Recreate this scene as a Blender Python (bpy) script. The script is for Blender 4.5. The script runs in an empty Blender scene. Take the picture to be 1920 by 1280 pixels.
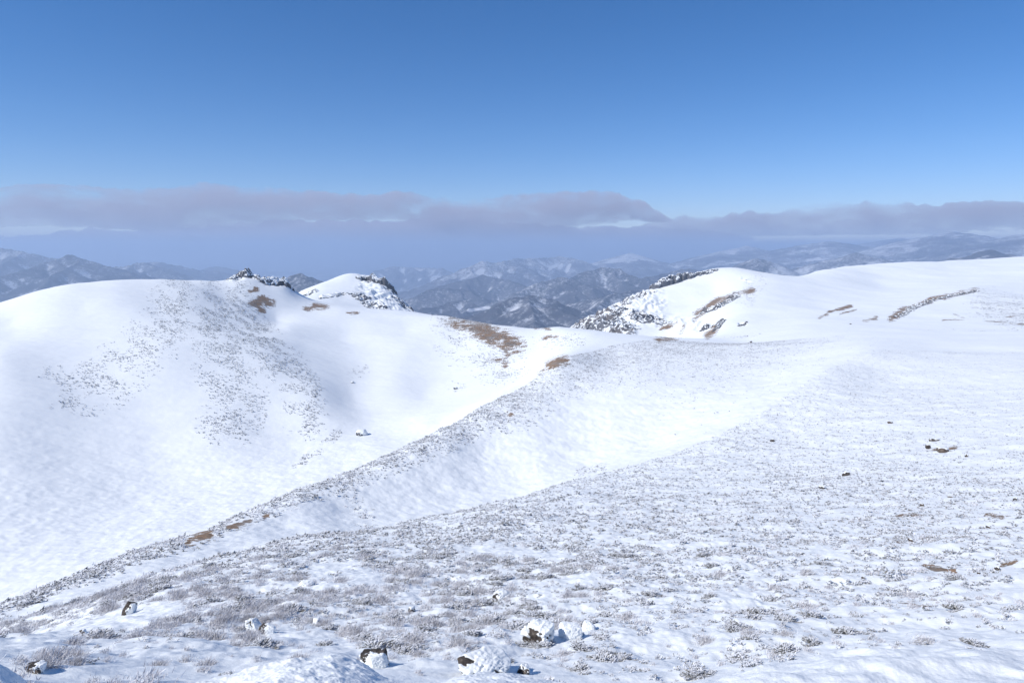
import bpy, math, random
import numpy as np, time
_t0 = time.time()
def tick(w): print('TICK', w, round(time.time() - _t0, 1))

rng = np.random.default_rng(7)
random.seed(7)
SC = bpy.context.scene
COL = SC.collection
R = math.radians

# ------------------------------------------------------------------ camera model (survey of the photograph)
F = 1280.0                       # focal length in photo pixels (24 mm on a 36 mm wide sensor, photo 1920 wide)
PITCH = R(7.8)
CP, SP = math.cos(PITCH), math.sin(PITCH)

def survey(x, y):
    """photo pixel -> (azimuth, tangent of elevation)"""
    dx, dy = (np.asarray(x, float) - 960) / F, (640 - np.asarray(y, float)) / F
    Y = CP + dy * SP
    Z = -SP + dy * CP
    return np.arctan2(dx, Y), Z / np.hypot(dx, Y)

def place(x, y, r):
    az, s = survey(x, y)
    return np.array([r * np.sin(az), r * np.cos(az), r * s])

def to_px(X, Y, Z):
    d = Y * CP - Z * SP
    u = Y * SP + Z * CP
    d = np.maximum(d, 1e-3)
    return 960 + F * X / d, 640 - F * u / d

# ------------------------------------------------------------------ noise
_perm = np.random.default_rng(11).permutation(4096).astype(np.int64)
_ga = np.random.default_rng(12).random(4096) * 2 * np.pi
_gx, _gy = np.cos(_ga), np.sin(_ga)

def perlin(x, y):
    xi = np.floor(x).astype(np.int64); yi = np.floor(y).astype(np.int64)
    xf = x - xi; yf = y - yi
    u = xf * xf * xf * (xf * (xf * 6 - 15) + 10); v = yf * yf * yf * (yf * (yf * 6 - 15) + 10)
    def g(a, b, dx, dy):
        h = _perm[(_perm[a & 4095] + b) & 4095]
        return _gx[h] * dx + _gy[h] * dy
    n00 = g(xi, yi, xf, yf); n10 = g(xi + 1, yi, xf - 1, yf)
    n01 = g(xi, yi + 1, xf, yf - 1); n11 = g(xi + 1, yi + 1, xf - 1, yf - 1)
    a = n00 + u * (n10 - n00); b = n01 + u * (n11 - n01)
    return (a + v * (b - a)) * 1.5

def fbm(x, y, o=4, gain=.5, lac=2.03):
    s = 0; a = 1; t = 0
    for i in range(o):
        s = s + a * perlin(x + 17.3 * i, y - 9.1 * i); t += a
        x = x * lac; y = y * lac; a *= gain
    return s / t

def ridged(x, y, o=5, gain=.5, lac=2.05):
    s = 0; a = 1; t = 0; w = 1
    for i in range(o):
        n = 1 - np.abs(perlin(x + 31.7 * i, y + 12.9 * i))
        n = n * n
        s = s + a * n * w; t += a
        w = np.clip(n * 1.6, 0, 1)
        x = x * lac; y = y * lac; a *= gain
    return s / t

def sstep(a, b, x):
    t = np.clip((x - a) / (b - a), 0, 1)
    return t * t * (3 - 2 * t)

# ------------------------------------------------------------------ control lines of the near mountain
PT = []                                      # az, ln r, tan(elev)
def pts(*ps):
    for x, y, r in ps:
        a, s = survey(x, y); PT.append((a, math.log(r), s))
def lines(ps, step=60):
    for (x0, y0, r0), (x1, y1, r1) in zip(ps[:-1], ps[1:]):
        n = max(1, int(math.hypot(x1 - x0, y1 - y0) / step))
        for i in range(n):
            t = i / n
            pts((x0 + (x1 - x0) * t, y0 + (y1 - y0) * t, math.exp(math.log(r0) * (1 - t) + math.log(r1) * t)))
    pts(ps[-1])
def behind(ps, k, dy, step=60):
    lines([(x, y + dy, r * k) for x, y, r in ps], step)
def ground(azd, r, z):
    PT.append((R(azd), math.log(r), z / r))

for a in range(-56, 57, 14):
    ground(a, 2.0, -2.2); ground(a, 3.4, -2.7)
# near snow mounds
A1 = [(-120, 1240, 5), (10, 1262, 5), (60, 1310, 5.4), (200, 1330, 6), (400, 1290, 5.5), (480, 1266, 5.3), (560, 1244, 5.5), (630, 1232, 5.7), (690, 1256, 5.6), (750, 1284, 5.5),
      (850, 1278, 6.2), (940, 1274, 6.6), (1020, 1276, 6.4), (1120, 1288, 6.2), (1260, 1300, 6.4), (1380, 1272, 6.8), (1500, 1240, 7.2), (1650, 1222, 7.6), (1800, 1218, 7.6),
      (1930, 1232, 7.4), (2100, 1230, 7.4)]
lines(A1, 70); behind(A1, 1.35, 34, 80)
lines([(-120, 1262, 13), (300, 1262, 13), (620, 1244, 14), (960, 1244, 14), (1300, 1246, 14), (1600, 1224, 14.5), (2050, 1222, 14.5)], 130)
lines([(-120, 1205, 26), (200, 1195, 24), (600, 1180, 22), (1000, 1178, 21), (1400, 1170, 21), (2050, 1165, 20)], 160)
lines([(40, 1198, 48), (300, 1110, 46), (650, 1092, 40), (1000, 1090, 36), (1400, 1080, 34), (2050, 1075, 33)], 170)
lines([(560, 1015, 80), (960, 1000, 70), (1400, 985, 66), (2050, 975, 62)], 170)
lines([(1150, 905, 125), (1500, 892, 122), (2050, 880, 112)], 170)
lines([(1460, 795, 195), (1700, 788, 188), (2050, 780, 185)], 150)
lines([(1640, 698, 300), (1850, 692, 310), (2050, 690, 310)], 120)
B = [(-150, 1235, 58), (0, 1180, 65), (75, 1147, 68), (140, 1130, 70), (237, 1102, 75), (325, 1075, 80), (425, 1045, 85), (515, 1017, 92), (565, 1002, 97), (700, 997, 105), (813, 970, 115),
     (907, 950, 124), (973, 933, 130), (1073, 902, 140), (1180, 877, 150), (1280, 847, 165), (1380, 807, 188), (1440, 775, 208)]
lines(B, 50); behind([b for b in B if b[0] < 1000], 1.17, 10, 60)
lines([(1480, 738, 240), (1547, 705, 275), (1633, 664, 330)], 60)
C = [(-150, 1185, 95), (0, 1135, 110), (75, 1102, 117), (140, 1077, 122), (200, 1057, 130), (250, 1034, 138), (350, 1003, 150), (433, 970, 165), (547, 923, 182), (640, 890, 200), (707, 860, 215),
     (773, 830, 232), (827, 803, 250), (887, 773, 272), (947, 743, 300), (1007, 710, 330), (1042, 677, 352), (1073, 667, 368)]
C = [(x, y, r * .95) for x, y, r in C]
lines(C, 45); behind([c for c in C if c[0] < 840], 1.16, 14, 60)
# gully between them
lines([(420, 1012, 130), (640, 960, 158), (820, 925, 178), (973, 903, 190), (1100, 872, 200), (1230, 835, 208)], 80)
lines([(900, 850, 214), (1000, 830, 222), (1150, 790, 244), (1300, 752, 262), (1440, 722, 280)], 90)
lines([(1080, 720, 300), (1200, 700, 316), (1350, 682, 350), (1520, 655, 385)], 90)
lines([(1140, 672, 366), (1260, 656, 398), (1400, 646, 428), (1650, 634, 440), (1900, 634, 480), (2100, 634, 500)], 110)
# valley floor and the left hill
lines([(-150, 1150, 170), (0, 1108, 175), (100, 1065, 185), (250, 1005, 205), (430, 935, 235), (600, 870, 265), (700, 832, 285), (800, 792, 310), (900, 748, 345), (980, 705, 390)], 90)
lines([(-150, 1060, 215), (0, 1010, 228), (200, 960, 245), (400, 900, 270), (560, 845, 300), (690, 800, 335)], 110)
lines([(-150, 840, 330), (0, 820, 335), (150, 840, 325), (300, 850, 315), (420, 815, 325), (500, 790, 345), (600, 745, 375)], 110)
lines([(-150, 690, 440), (0, 670, 440), (150, 670, 440), (300, 655, 440), (420, 650, 450), (500, 675, 430), (560, 712, 402)], 110)
lines([(660, 745, 396), (620, 700, 432), (575, 650, 490), (540, 610, 548)], 60)
lines([(700, 770, 370), (740, 715, 425), (760, 660, 490)], 60)
lines([(800, 745, 395), (860, 700, 440), (930, 665, 470), (1010, 645, 480)], 70)
lines([(650, 630, 545), (760, 620, 560), (860, 625, 540)], 90)
D = [(-150, 622, 600), (0, 568, 610), (60, 548, 615), (130, 533, 620), (200, 526, 635), (300, 524, 645), (380, 527, 660), (432, 525, 680), (455, 516, 695), (475, 519, 700), (500, 527, 705), (535, 531, 705), (552, 550, 690),
     (585, 571, 660), (640, 578, 645), (700, 586, 635), (780, 590, 625), (840, 593, 610), (920, 607, 575), (1000, 616, 550), (1045, 611, 540), (1100, 616, 530), (1160, 624, 525), (1240, 632, 520), (1290, 634, 515), (1400, 640, 505)]
lines(D, 40)
lines([(420, 560, 610), (480, 580, 600), (520, 600, 590)], 60)
lines([(20, 605, 540), (150, 580, 545), (300, 575, 550)], 80)
for (x, y, r) in D[:9]: pts((x, y + 24, r * 1.14), (x, y + 90, r * 1.5))
behind([(500, 530, 705), (535, 534, 705)], 1.14, 22)
# saddle to the snow peak, the peak, rocky hill
lines([(560, 566, 800), (610, 570, 820), (690, 582, 800), (780, 596, 800)], 60)
P1 = [(540, 566, 980), (562, 547, 1010), (600, 531, 1060), (640, 516, 1095), (662, 512, 1100), (690, 518, 1095), (718, 525, 1080), (737, 543, 1060), (752, 562, 1040), (780, 586, 1010), (800, 604, 1000)]
lines(P1, 22)
lines([(590, 560, 900), (640, 556, 930), (675, 552, 950), (700, 572, 900), (680, 532, 1020)], 40)
behind(P1[2:-1], 1.13, 30, 40); behind(P1, 1.5, 95, 70)
lines([(860, 660, 800), (940, 690, 800), (1020, 690, 800), (1080, 660, 780)], 60)
P2 = [(1030, 640, 820), (1080, 611, 870), (1150, 575, 940), (1200, 552, 980), (1228, 538, 1000), (1262, 526, 1020), (1300, 514, 1040), (1340, 504, 1060), (1380, 503, 1075), (1430, 511, 1100), (1490, 519, 1180),
      (1525, 512, 1300), (1580, 503, 1420), (1680, 493, 1560), (1760, 490, 1650), (1850, 487, 1720), (1930, 483, 1750), (2100, 480, 1800)]
lines(P2, 35)
behind(P2, 1.15, 26, 60); behind(P2, 1.6, 90, 100)
lines([(1150, 640, 680), (1230, 640, 690), (1310, 634, 660)], 60)
lines([(1130, 612, 790), (1175, 572, 880), (1195, 596, 800), (1230, 622, 740)], 45)
lines([(1240, 578, 870), (1290, 566, 900), (1340, 548, 940)], 50)
lines([(1290, 612, 720), (1350, 570, 790), (1420, 546, 850)], 45)
lines([(1360, 608, 640), (1440, 590, 680), (1540, 560, 860)], 60)
lines([(1500, 612, 560), (1620, 600, 640), (1760, 600, 680), (1900, 602, 690), (2100, 602, 700)], 80)
lines([(1560, 575, 780), (1700, 562, 880), (1830, 545, 980), (2000, 560, 1000)], 80)
lines([(1650, 530, 1180), (1800, 520, 1300), (2000, 520, 1320)], 90)
for a in range(-56, 57, 8): ground(a, 3400, -760); ground(a, 2600, -480)
for (x, y, r) in [(-300, 640, 420), (-300, 900, 290), (-300, 1200, 60), (-300, 1230, 100), (2300, 620, 700), (2300, 700, 320), (2300, 900, 105), (2300, 480, 1800), (2300, 1080, 32)]: pts((x, y, r))
PT = np.array(PT)
# merge near duplicates
_k = np.round(PT[:, :2] / np.array([.006, .012])).astype(int)
_, _i = np.unique(_k, axis=0, return_index=True)
PT = PT[np.sort(_i)]

UA = 3.0
AZ0, AZ1, L0, L1 = R(-56), R(56), math.log(2.0), math.log(3400.0)

def tps(Pc, U, V, lam=3e-4):
    q = np.c_[Pc[:, 0] * UA, Pc[:, 1]]
    n = len(q)
    d2 = ((q[:, None] - q[None]) ** 2).sum(-1)
    K = .5 * d2 * np.log(d2 + 1e-12) + lam * np.eye(n)
    A = np.zeros((n + 3, n + 3)); A[:n, :n] = K
    Pm = np.c_[np.ones(n), q]; A[:n, n:] = Pm; A[n:, :n] = Pm.T
    w = np.linalg.solve(A, np.r_[Pc[:, 2], 0, 0, 0])
    out = np.empty(U.size, np.float64)
    u, v = U.ravel() * UA, V.ravel()
    for i in range(0, U.size, 40000):
        d2 = (u[i:i + 40000, None] - q[None, :, 0]) ** 2 + (v[i:i + 40000, None] - q[None, :, 1]) ** 2
        out[i:i + 40000] = (.5 * d2 * np.log(d2 + 1e-12)) @ w[:n]
    out += w[n] + w[n + 1] * u + w[n + 2] * v
    return out.reshape(U.shape)

def upsample(G, n0, n1):
    """Catmull-Rom resampling of a grid"""
    def axis0(G, n):
        m = G.shape[0]
        t = np.linspace(0, m - 1, n); i = np.clip(np.floor(t).astype(int), 0, m - 2); f = (t - i)[:, None]
        p0, p1, p2, p3 = G[np.maximum(i - 1, 0)], G[i], G[i + 1], G[np.minimum(i + 2, m - 1)]
        return p1 + .5 * f * (p2 - p0 + f * (2 * p0 - 5 * p1 + 4 * p2 - p3 + f * (3 * (p1 - p2) + p3 - p0)))
    return axis0(axis0(G, n0).T, n1).T

NA, NR = 1200, 1250
ca, cl = np.meshgrid(np.linspace(AZ0, AZ1, 320), np.linspace(L0, L1, 340), indexing='ij')
S = upsample(tps(PT, ca, cl), NA, NR)
az, lr = np.meshgrid(np.linspace(AZ0, AZ1, NA), np.linspace(L0, L1, NR), indexing='ij')
rr = np.exp(lr)
X, Y = rr * np.sin(az), rr * np.cos(az)
Z = S * rr
PXX, PXY = to_px(X, Y, Z)

tick('------ masks')
# ------------------------------------------------------------------ masks drawn as strokes on the surveyed ground
def stroke(px, py, rad, line, ys=1.0):
    """1 on the line, 0 at distance rad"""
    best = np.full(px.shape, 1e9)
    for (x0, y0), (x1, y1) in zip(line[:-1], line[1:]):
        vx, vy = x1 - x0, (y1 - y0) * ys
        wx, wy = px - x0, (py - y0) * ys
        t = np.clip((wx * vx + wy * vy) / max(vx * vx + vy * vy, 1e-6), 0, 1)
        best = np.minimum(best, np.hypot(wx - t * vx, wy - t * vy))
    return np.clip(1 - best / rad, 0, 1)

def mask(px, py, r, strokes):
    m = np.zeros(px.shape)
    for line, rad, ys, r0, r1, k in strokes:
        if len(line) == 1: line = line * 2
        xs = [p[0] for p in line]; yy = [p[1] for p in line]
        sel = (r > r0) & (r < r1) & (px > min(xs) - rad) & (px < max(xs) + rad) & (py > min(yy) - rad / ys) & (py < max(yy) + rad / ys)
        if sel.any():
            m[sel] = np.maximum(m[sel], k * stroke(px[sel], py[sel], rad, line, ys))
    return m

BARE = [  # line, radius px, y stretch, r range, strength
    ([(862, 607), (900, 620), (935, 632), (958, 645)], 34, 1.5, 400, 700, 1.0),
    ([(850, 610), (870, 618)], 18, 1.3, 400, 700, .8),
    ([(935, 640), (950, 662)], 16, 1.2, 400, 700, .55), ([(930, 672), (945, 682)], 13, 1.3, 400, 700, .6),
    ([(1032, 683), (1050, 676), (1058, 674)], 17, 1.3, 300, 420, 1.0), ([(1010, 697), (1030, 690)], 9, 1.3, 300, 420, .6),
    ([(355, 1013), (388, 1002)], 16, 1.25, 100, 200, 1.2), ([(430, 988), (468, 975)], 12, 1.4, 100, 210, 1.1), ([(495, 968), (502, 965)], 6, 1.3, 100, 210, .9),
    ([(272, 1034), (290, 1027)], 5, 1.6, 100, 210, .7),
    ([(478, 568), (490, 562), (505, 566)], 17, 1.5, 500, 760, 1.0), ([(468, 545), (478, 541)], 9, 1.4, 500, 760, .9), ([(485, 576), (492, 582)], 9, 1.3, 500, 760, .7),
    ([(575, 577), (590, 573), (608, 575)], 13, 2.0, 560, 800, .9), ([(655, 587), (668, 586)], 9, 2.2, 560, 760, .6),
    ([(1018, 632), (1040, 630)], 9, 1.8, 400, 700, .8), ([(1005, 617), (1030, 616)], 6, 1.6, 400, 700, .8), ([(1236, 636), (1262, 634)], 14, 2.0, 380, 560, .85),
    ([(955, 778), (962, 775)], 10, 1.3, 220, 320, .8),
    # rocky hill and plateau
    ([(1306, 588), (1340, 566), (1378, 552), (1410, 545)], 9.4, 1.2, 650, 1100, 0.97), ([(1300, 600), (1322, 588)], 4.7, 1.2, 600, 1000, 0.74),
    ([(1325, 630), (1338, 622), (1345, 612)], 9.4, 1.1, 500, 900, 0.92), ([(1240, 618), (1268, 606)], 6.2, 1.3, 600, 1000, 0.74), ([(1276, 624), (1284, 610)], 4.7, 1.0, 600, 1000, 0.64),
    ([(1535, 597), (1560, 583), (1595, 574)], 5.5, 1.5, 500, 1000, 0.78), ([(1575, 590), (1605, 580)], 3.9, 1.7, 500, 1000, 0.74), ([(1620, 602), (1642, 596)], 6.2, 1.4, 500, 1000, 0.74),
    ([(1672, 596), (1700, 578), (1745, 562), (1790, 552), (1828, 543)], 10.1, 1.5, 500, 1300, 0.75), ([(1768, 600), (1810, 600)], 3.9, 2, 500, 1000, 0.55), ([(1790, 590), (1815, 598)], 3.9, 2, 500, 1000, 0.55),
    ([(1850, 603), (1925, 607)], 3.9, 2, 500, 1000, 0.55), ([(1890, 594), (1905, 592)], 4.7, 2, 500, 1000, 0.74),
    # heath streaks on the right
    ([(1684, 1018), (1722, 1022)], 10, 1.8, 30, 90, .72), ([(1738, 1008), (1790, 1012), (1840, 1006), (1872, 1000)], 9, 2.6, 30, 90, .95), ([(1735, 1060), (1790, 1066)], 8, 2.4, 30, 90, .85),
    ([(1850, 965), (1880, 968)], 9, 1.8, 30, 110, 0.80), ([(1690, 1126), (1740, 1132)], 9, 2.0, 20, 60, 0.80), ([(1745, 845), (1790, 838)], 12, 1.6, 90, 200, 0.72), ([(1880, 1055), (1905, 1052)], 8, 2.4, 30, 90, .6),
    ([(1680, 969), (1730, 967)], 9, 2.2, 50, 120, 0.72),
]
ROCK = [
    ([(440, 520), (462, 512), (485, 520)], 14, 1.0, 600, 780, .9), ([(500, 528), (542, 530)], 13, 1.1, 600, 780, .9),
    ([(684, 524), (715, 530), (736, 542)], 15, 1.0, 950, 1200, 1.0), ([(676, 556), (700, 568), (725, 584)], 17, 1.0, 800, 1100, .8), ([(740, 560), (775, 584)], 12, 1.0, 900, 1200, .8),
    ([(575, 552), (592, 545)], 8, 1.6, 850, 1100, .9), ([(600, 557), (645, 550)], 7, 1.5, 850, 1100, .75),
    ([(1100, 614), (1130, 606), (1160, 590)], 24, 1.0, 640, 1000, 1.05), ([(1150, 620), (1180, 622)], 24, 1.2, 640, 1000, 1.05), ([(1190, 592), (1215, 598), (1240, 604)], 18, 1.0, 640, 1000, 1.0),
    ([(1080, 612), (1150, 578), (1210, 552)], 15, 1.2, 760, 1050, .8), ([(1205, 552), (1240, 548)], 13, 1.2, 800, 1100, .7),
    ([(1318, 585), (1345, 577), (1360, 562), (1385, 552)], 8, 1.1, 600, 1100, .85), ([(1343, 615), (1352, 600)], 9, 1.0, 500, 900, .9), ([(1320, 616), (1330, 612)], 9, 1.3, 500, 900, .8), ([(1388, 608), (1395, 608)], 7, 1.2, 500, 900, .8),
    ([(1700, 578), (1745, 562)], 9, 1.6, 600, 1200, .6), ([(1390, 522), (1405, 528)], 9, 1.3, 800, 1200, .6),
]
bare = mask(PXX, PXY, rr, BARE)
rock = mask(PXX, PXY, rr, ROCK)
_v = fbm(X / np.maximum(6, rr / 38), Y / np.maximum(5, rr / 45), 3)
bare = np.clip(bare * (1.0 + .9 * _v * (rr > 240)) + .25 * _v * (bare > .02) * (rr > 240), 0, 1.2)

tick('----- relief')
# ------------------------------------------------------------------ relief of the snow
near = sstep(14, 8, rr)
slope_zone = sstep(10, 16, rr) * sstep(420, 220, rr)
Z = Z + slope_zone * (.55 * fbm(X / 11, Y / 11, 3) + .22 * fbm(X / 2.6 + 9, Y / 2.6, 3))
Z = Z + slope_zone * sstep(90, 40, rr) * .10 * fbm(X / .7, Y / 1.0, 3)
# wind-carved ridges
wx, wy = X * .94 + Y * .34, -X * .34 + Y * .94
Z = Z + sstep(220, 70, rr) * .13 * (ridged(wx / 6, wy / 1.4, 4) - .5)
Z = Z + near * (.12 * fbm(X / .9, Y / .9, 3) + .026 * fbm(X / .22, Y / .22, 5, .6))
lump = near * sstep(.35, .0, az)
Z = Z + lump * .028 * np.maximum(fbm(X / .13 + 5, Y / .13, 4, .6), -.1)
far_zone = sstep(180, 320, rr)
Z = Z + far_zone * (1.5 * fbm(X / 70, Y / 70, 2) + .10 * fbm(X / 9, Y / 9, 3))
Z = Z + far_zone * .26 * (ridged(wx / 26, wy / 7, 4) - .5) + far_zone * .5 * fbm(wx / 70, wy / 22, 3)
Z = Z + sstep(.25, .8, rock) * (9 * (ridged(X / 26, Y / 26, 4) - .45) + 3.0 * fbm(X / 6, Y / 6, 3))
rug = mask(PXX, PXY, rr, [([(1085, 616), (1150, 596), (1215, 570)], 44, 1.1, 620, 1000, 1.5), ([(690, 545), (745, 580)], 34, 1.0, 850, 1150, 1.3), ([(1235, 600), (1300, 610)], 26, 1.2, 600, 900, .9)])
gu, gv = X * .86 - Y * .5, X * .5 + Y * .86
Z = Z + sstep(0, 1, rug) * (8.5 * (ridged(gu / 19 + .3 * fbm(X / 30, Y / 30, 2), gv / 70, 4) - .5) + 2.2 * fbm(X / 7, Y / 7, 3))
Z = Z + sstep(900, 1500, rr) * 3 * fbm(X / 120, Y / 120, 4)

def zat(a, r):
    """height of the finished ground at azimuth, range"""
    i = (np.asarray(a) - AZ0) / (AZ1 - AZ0) * (NA - 1); j = (np.log(r) - L0) / (L1 - L0) * (NR - 1)
    i0 = np.clip(np.floor(i).astype(int), 0, NA - 2); j0 = np.clip(np.floor(j).astype(int), 0, NR - 2)
    f, g = i - i0, j - j0
    return (Z[i0, j0] * (1 - f) + Z[i0 + 1, j0] * f) * (1 - g) + (Z[i0, j0 + 1] * (1 - f) + Z[i0 + 1, j0 + 1] * f) * g

def drop(x, y, r0=3, r1=2500):
    """first ground point met by the line of sight to photo pixel x, y at ranges between r0 and r1"""
    a, s = survey(x, y)
    rs = np.exp(np.linspace(math.log(r0), math.log(r1), 6000))
    hit = np.nonzero(zat(np.full(rs.shape, a), rs) >= s * rs)[0]
    r = rs[hit[0]] if len(hit) else r1
    return np.array([r * math.sin(a), r * math.cos(a), float(zat(a, r))]), r

# ------------------------------------------------------------------ material helpers
def mat(name):
    m = bpy.data.materials.new(name); m.use_nodes = True
    nt = m.node_tree; nt.nodes.clear()
    out = nt.nodes.new('ShaderNodeOutputMaterial')
    return m, nt, out
class N:
    def __init__(self, nt): self.nt = nt
    def __call__(self, t, **kw):
        n = self.nt.nodes.new('ShaderNode' + t)
        for k, v in kw.items():
            if k in n.inputs:
                if isinstance(v, bpy.types.NodeSocket): self.nt.links.new(v, n.inputs[k])
                else: n.inputs[k].default_value = v
            else: setattr(n, k, v)
        return n
    def math(self, op, a, b=None, c=None, clamp=False):
        n = self.nt.nodes.new('ShaderNodeMath'); n.operation = op; n.use_clamp = clamp
        for i, v in enumerate((a, b, c)):
            if v is None: continue
            if isinstance(v, bpy.types.NodeSocket): self.nt.links.new(v, n.inputs[i])
            else: n.inputs[i].default_value = v
        return n.outputs[0]
    def mix(self, f, a, b):
        n = self.nt.nodes.new('ShaderNodeMix'); n.data_type = 'RGBA'
        for k, v in ((0, f), (6, a), (7, b)):
            if isinstance(v, bpy.types.NodeSocket): self.nt.links.new(v, n.inputs[k])
            elif k == 0: n.inputs[0].default_value = v
            else: n.inputs[k].default_value = (*v, 1)
        return n.outputs[2]
    def ramp(self, x, a, b, lo=0., hi=1.):
        n = self.nt.nodes.new('ShaderNodeMapRange'); n.interpolation_type = 'SMOOTHSTEP'
        self.nt.links.new(x, n.inputs[0])
        for i, v in enumerate((a, b, lo, hi)): n.inputs[i + 1].default_value = v
        return n.outputs[0]
    def noise(self, co, scale, detail=6, rough=.55, dist=0.):
        n = self('TexNoise', Scale=scale, Detail=detail, Roughness=rough, Distortion=dist, Vector=co)
        return n.outputs[0]
    def attr(self, name):
        return self('Attribute', attribute_name=name).outputs['Fac']

SNOW = (.845, .875, .885)

def snow_ground():
    m, nt, out = mat('snow_ground'); n = N(nt)
    co = n('TexCoord').outputs['Object']
    geo = n('NewGeometry')
    nz = n('SeparateXYZ', Vector=geo.outputs['Normal']).outputs[2]
    st = n('Mapping', Vector=co); st.inputs['Rotation'].default_value = (0, 0, R(20)); st.inputs['Scale'].default_value = (.35, 1, 1)
    n1 = n.noise(co, .9, 11, .68); n2 = n.noise(co, .16, 8, .6); n3 = n.noise(st.outputs[0], .55, 10, .7)
    b = n.attr('bare'); rk = n.attr('rock')
    n4 = n.noise(co, .11, 5, .7)
    brk = n.math('ADD', n.math('ADD', n.math('MULTIPLY', n.math('SUBTRACT', n3, .5), 2.2), n.math('MULTIPLY', n.math('SUBTRACT', n1, .5), 2.6)), n.math('MULTIPLY', n.math('SUBTRACT', n4, .5), 3.4))
    bf = n.ramp(n.math('ADD', b, brk), .40, .50)
    bf = n.math('MULTIPLY', bf, n.ramp(b, .02, .12))
    earth = n.mix(n.ramp(n1, .35, .65), (.33, .22, .145), (.19, .15, .115))
    earth = n.mix(n.ramp(n2, .45, .62), earth, (.25, .215, .19))
    rbrk = n.math('ADD', n.math('MULTIPLY', n.math('SUBTRACT', n2, .5), 2.4), n.math('MULTIPLY', n.math('SUBTRACT', n1, .5), 1.1))
    rs = n.math('ADD', n.math('ADD', rk, rbrk), n.ramp(nz, .93, .55, -.22, .5))
    rf = n.math('MULTIPLY', n.ramp(rs, .52, .66), n.ramp(rk, .02, .15))
    stone = n.mix(n.ramp(n1, .3, .7), (.075, .075, .085), (.19, .18, .18))
    c = n.mix(bf, SNOW, earth); c = n.mix(rf, c, stone)
    cov = n.math('MAXIMUM', bf, rf)
    bs = n('Bump', Strength=.55, Distance=.05, Height=n.math('ADD', n.noise(co, 3.5, 10, .62), n.math('ADD', n.math('MULTIPLY', n.noise(st.outputs[0], .8, 6, .6), 1.5), n.math('MULTIPLY', n.noise(st.outputs[0], .14, 9, .66), 4.5))))
    p = n('BsdfPrincipled', Roughness=.75, Normal=bs.outputs[0])
    nt.links.new(c, p.inputs['Base Color'])
    nt.links.new(n.math('MULTIPLY', n.math('SUBTRACT', 1, cov), .25), p.inputs['Specular IOR Level'])
    nt.links.new(p.outputs[0], out.inputs[0])
    return m
M_SNOW = snow_ground()

tick('----- meshes')
# ------------------------------------------------------------------ meshes
def mesh_obj(name, V, Fq, material, normals=None, attrs=None, smooth=True, kind=None, parent=None):
    V = np.asarray(V, np.float32); Fq = np.asarray(Fq, np.int32)
    k = Fq.shape[1]
    me = bpy.data.meshes.new(name)
    me.vertices.add(len(V)); me.vertices.foreach_set('co', V.ravel())
    me.loops.add(Fq.size); me.loops.foreach_set('vertex_index', Fq.ravel())
    me.polygons.add(len(Fq)); me.polygons.foreach_set('loop_start', np.arange(0, Fq.size, k, dtype=np.int32))
    me.polygons.foreach_set('use_smooth', np.full(len(Fq), smooth))
    for an, av in (attrs or {}).items():
        av = np.asarray(av, np.float32)
        a = me.attributes.new(an, 'FLOAT', 'POINT'); a.data.foreach_set('value', av.ravel())
    for mm in (material if isinstance(material, (list, tuple)) else [material]): me.materials.append(mm)
    me.update(); me.validate()
    if normals is not None: me.normals_split_custom_set_from_vertices(np.asarray(normals, np.float32))
    o = bpy.data.objects.new(name, me); COL.objects.link(o)
    if kind: o['kind'] = kind
    if parent is not None: o.parent = parent
    return o

def grid_normals(X, Y, Z):
    Pg = np.stack([X, Y, Z], -1)
    du = np.gradient(Pg, axis=0); dv = np.gradient(Pg, axis=1)
    nn = np.cross(dv, du)
    nn *= np.sign(nn[..., 2:3] + 1e-12)
    return nn / np.linalg.norm(nn, axis=-1, keepdims=True)

def grid_split(regions, X, Y, Z, attrs, material):
    """one surface, cut along valley lines into named landforms (region id per cell)"""
    na, nr = X.shape
    idx = np.arange(na * nr).reshape(na, nr)
    Q = np.stack([idx[:-1, :-1], idx[:-1, 1:], idx[1:, 1:], idx[1:, :-1]], -1)
    Q = Q[..., ::-1].reshape(-1, 4)
    Pg = np.stack([X, Y, Z], -1).reshape(-1, 3); NN = grid_normals(X, Y, Z).reshape(-1, 3)
    ids, names = regions
    ids = ids[:-1, :-1].ravel()
    for k, nm in enumerate(names):
        q = Q[ids == k]
        if not len(q): continue
        u, inv = np.unique(q, return_inverse=True)
        mesh_obj(nm, Pg[u], inv.reshape(-1, 4), material, NN[u], {a: v.ravel()[u] for a, v in attrs.items()}, kind='structure')

def curve_r(ps, k):
    """range as a function of azimuth along a surveyed line"""
    ps = np.array(ps, float); a = survey(ps[:, 0], ps[:, 1])[0]
    o = np.argsort(a)
    return lambda q: np.exp(np.interp(q, a[o], np.log(ps[o, 2] * k)))
rB = curve_r(B + [(1547, 705, 280), (1633, 664, 340), (2100, 640, 420)], 1.1)
rC = curve_r(C + [(1140, 668, 410), (1280, 640, 500), (1450, 632, 560), (1600, 600, 600), (2100, 600, 640)], 1.1)
rD = curve_r([(-150, 622, 690), (200, 526, 720), (440, 520, 800), (540, 530, 780), (640, 578, 740), (780, 590, 720), (1000, 616, 640), (1160, 624, 600), (1300, 634, 590), (1450, 632, 575), (1600, 600, 620), (2100, 600, 660)], 1.0)
reg = np.zeros(X.shape, int)
reg[rr > rB(az)] = 1
reg[rr > rC(az)] = 2
reg[rr > rD(az)] = 3
reg[(rr > rD(az)) & (az > survey(900, 600)[0])] = 4
grid_split((reg, ['snow_slope', 'snow_ridge', 'snow_hill', 'snow_peak', 'snow_plateau']), X, Y, Z, {'bare': bare, 'rock': rock}, M_SNOW)

tick('-------- far')
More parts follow.
